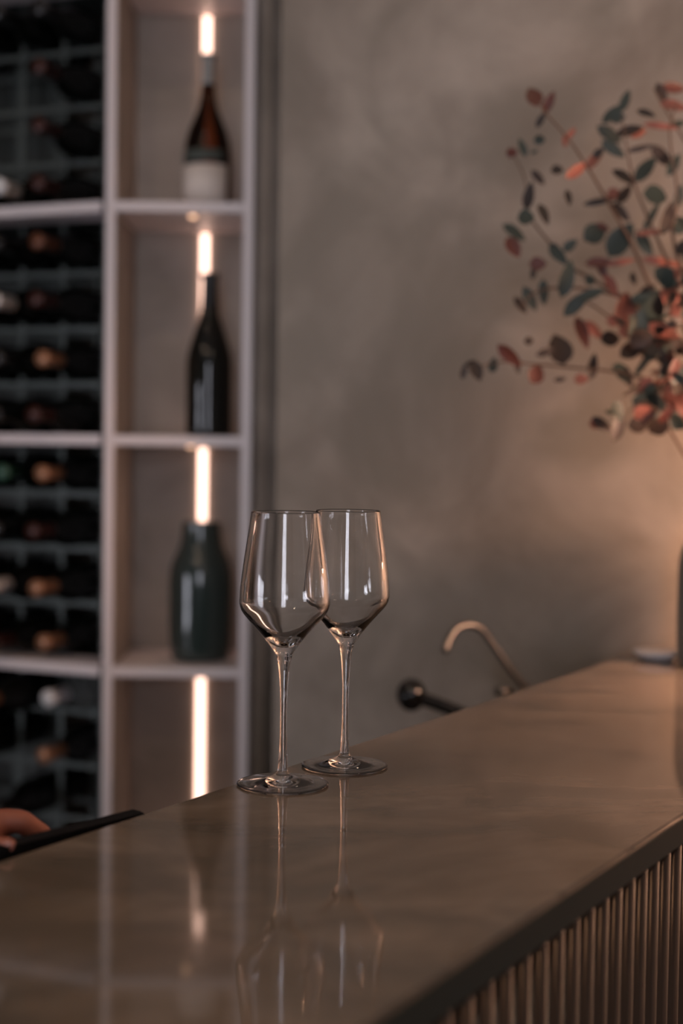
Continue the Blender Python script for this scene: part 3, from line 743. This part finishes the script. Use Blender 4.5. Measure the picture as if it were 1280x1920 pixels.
# relaxed other hand
seg(wrR, .022, wrR + Vector((.04, -.04, -.05)), .026)
for j in range(4):
    a_ = wrR + Vector((.045+.008*j, -.065+.018*j, -.06)); b_ = a_ + Vector((.03, -.012, -.035)); c_ = b_ + Vector((.004, .0, -.032+.004*j))
    seg(a_, .010, b_, .0088); seg(b_, .0088, c_, .007); seg(wrR + Vector((.03, -.03, -.03)), .018, a_, .010)
seg(wrR + Vector((.02, -.03, -.02)), .014, wrR + Vector((.065, -.03, -.035)), .010); seg(wrR + Vector((.065, -.03, -.035)), .010, wrR + Vector((.085, -.04, -.06)), .008)
body = obj('body', capsules(S), M['skin'], person); remesh(body, .0032, 5)
# nails
nb = bmesh.new(); bmesh.ops.create_uvsphere(nb, u_segments=10, v_segments=6, radius=1)
nl_ = obj('thumb_nail', nb, M['nail'], person, True); nl_.location = hx(13, 1586, .9695) - PO; nl_.scale = (.0055, .0018, .0045)
# clothing
S = []
for a_ in (-.085, 0, .085): seg(pel + side*a_ - Vector((0, 0, .06)), .112, ch + side*a_*1.15, .118)
seg(shL, .066, shR, .066); seg(ch, .11, nk - Vector((0, 0, .05)), .07)
seg(shL, .062, elL, .05); seg(elL, .05, elL.lerp(wr, .62), .042); seg(shR, .062, elR, .05); seg(elR, .05, elR.lerp(wrR, .7), .042)
shirt = obj('shirt', capsules(S), M['cloth_black'], person); remesh(shirt, .008, 5)
S = []
for s_ in (-1, 1):
    hip = pel + side*s_*.09 - Vector((0, 0, .03)); kne = hip + Vector((.03, 0, -.42)); ank = kne + Vector((-.02, 0, -.40))
    seg(hip, .10, kne, .07); seg(kne, .07, ank, .055)
tro = obj('trousers', capsules(S), mat('charcoal_twill', (.02, .02, .022), .8), person); remesh(tro, .009, 5)
for s_ in (-1, 1):
    S = []
    ank = pel + side*s_*.09 + Vector((.01, 0, -.90)); ank.z = .05
    seg(ank - face*.03, .048, ank + face*.15 - Vector((0, 0, .008)), .04)
    so = obj('shoe', capsules(S), M['black_matte'], person); remesh(so, .006, 4)
hb = bmesh.new(); bmesh.ops.create_uvsphere(hb, u_segments=28, v_segments=18, radius=.092)
bmesh.ops.delete(hb, geom=[v for v in hb.verts if v.co.dot(face) > .045 and v.co.z < .055 or v.co.z < -.05], context='VERTS')
hr = obj('hair', hb, M['hair'], person, True); hr.location = hd + Vector((0, 0, .045)) - face*.008 - PO
sol = hr.modifiers.new('thick', 'SOLIDIFY'); sol.thickness = .012; sol.offset = -1
for s_ in (-1, 1):
    eb = bmesh.new(); bmesh.ops.create_uvsphere(eb, u_segments=14, v_segments=10, radius=.0100)
    ey = obj('eye', eb, M['eye'], person, True); ey.location = hd + face*.0645 + sd*s_*.031 + Vector((0, 0, .018)) - PO
    pb_ = bmesh.new(); bmesh.ops.create_uvsphere(pb_, u_segments=12, v_segments=8, radius=.0052)
    iris = obj('iris', pb_, M['hair'], ey, True); iris.location = face*.0055

# ------------------------------------------------------------------ pendant lamps over the guests' side (out of frame): warm side light
for i, (px_, py_) in enumerate(((1.25, 0.75), (1.7, -0.6))):
    pn = empty('pendant_lamp', (px_, py_, RZ)); tag(pn, ('pendant lamp nearest the plaster wall' if i == 0 else 'pendant lamp further from the plaster wall') + ', brass shade over the guest side', 'lamp')
    obj('cord', tube([(0, 0, 0), (0, 0, -1.1)], .003, 8), M['black_matte'], pn)
    obj('lamp_shade', lathe([(.012, -1.08), (.03, -1.09), (.12, -1.20), (.122, -1.21), (.118, -1.205), (.028, -1.095), (.012, -1.085)], 32), M['brass'], pn, True)
    bmk = bmesh.new(); bmesh.ops.create_uvsphere(bmk, u_segments=20, v_segments=12, radius=.045)
    g = obj('bulb', bmk, mat('warm_bulb', (1, .8, .6), .4, emit=(1, .52, .28), es=30.0), pn, True); g.location = (0, 0, -1.17)

# unseen warm ceiling lights, added to brighten and warm the room
for i, (x_, y_) in enumerate(((0.9, 1.1), (-0.7, 0.9), (0.9, -0.9), (-0.7, -0.9), (-1.9, 0.0))):
    dl = empty('ceiling_fill', (x_, y_, RZ-.001)); tag(dl, 'added warm round ceiling fill light, ' + ('nearest the plaster wall', 'above the bar back', 'guest side middle', 'bar side middle', 'nearest the left window')[i], 'lamp', 'ceiling fill lights')
    obj('trim_ring', lathe([(.05, 0), (.066, 0), (.066, -.006), (.05, -.004)], 32, close=True), M['black_matte'], dl, True)
    l = bpy.data.lights.new('fill_light', 'AREA'); l.shape = 'DISK'; l.size = .1; l.energy = DOWN; l.color = (1.0, .74, .52)
    o = bpy.data.objects.new('fill_light', l); C.objects.link(o); o.parent = dl; o.location = (0, 0, -.003)
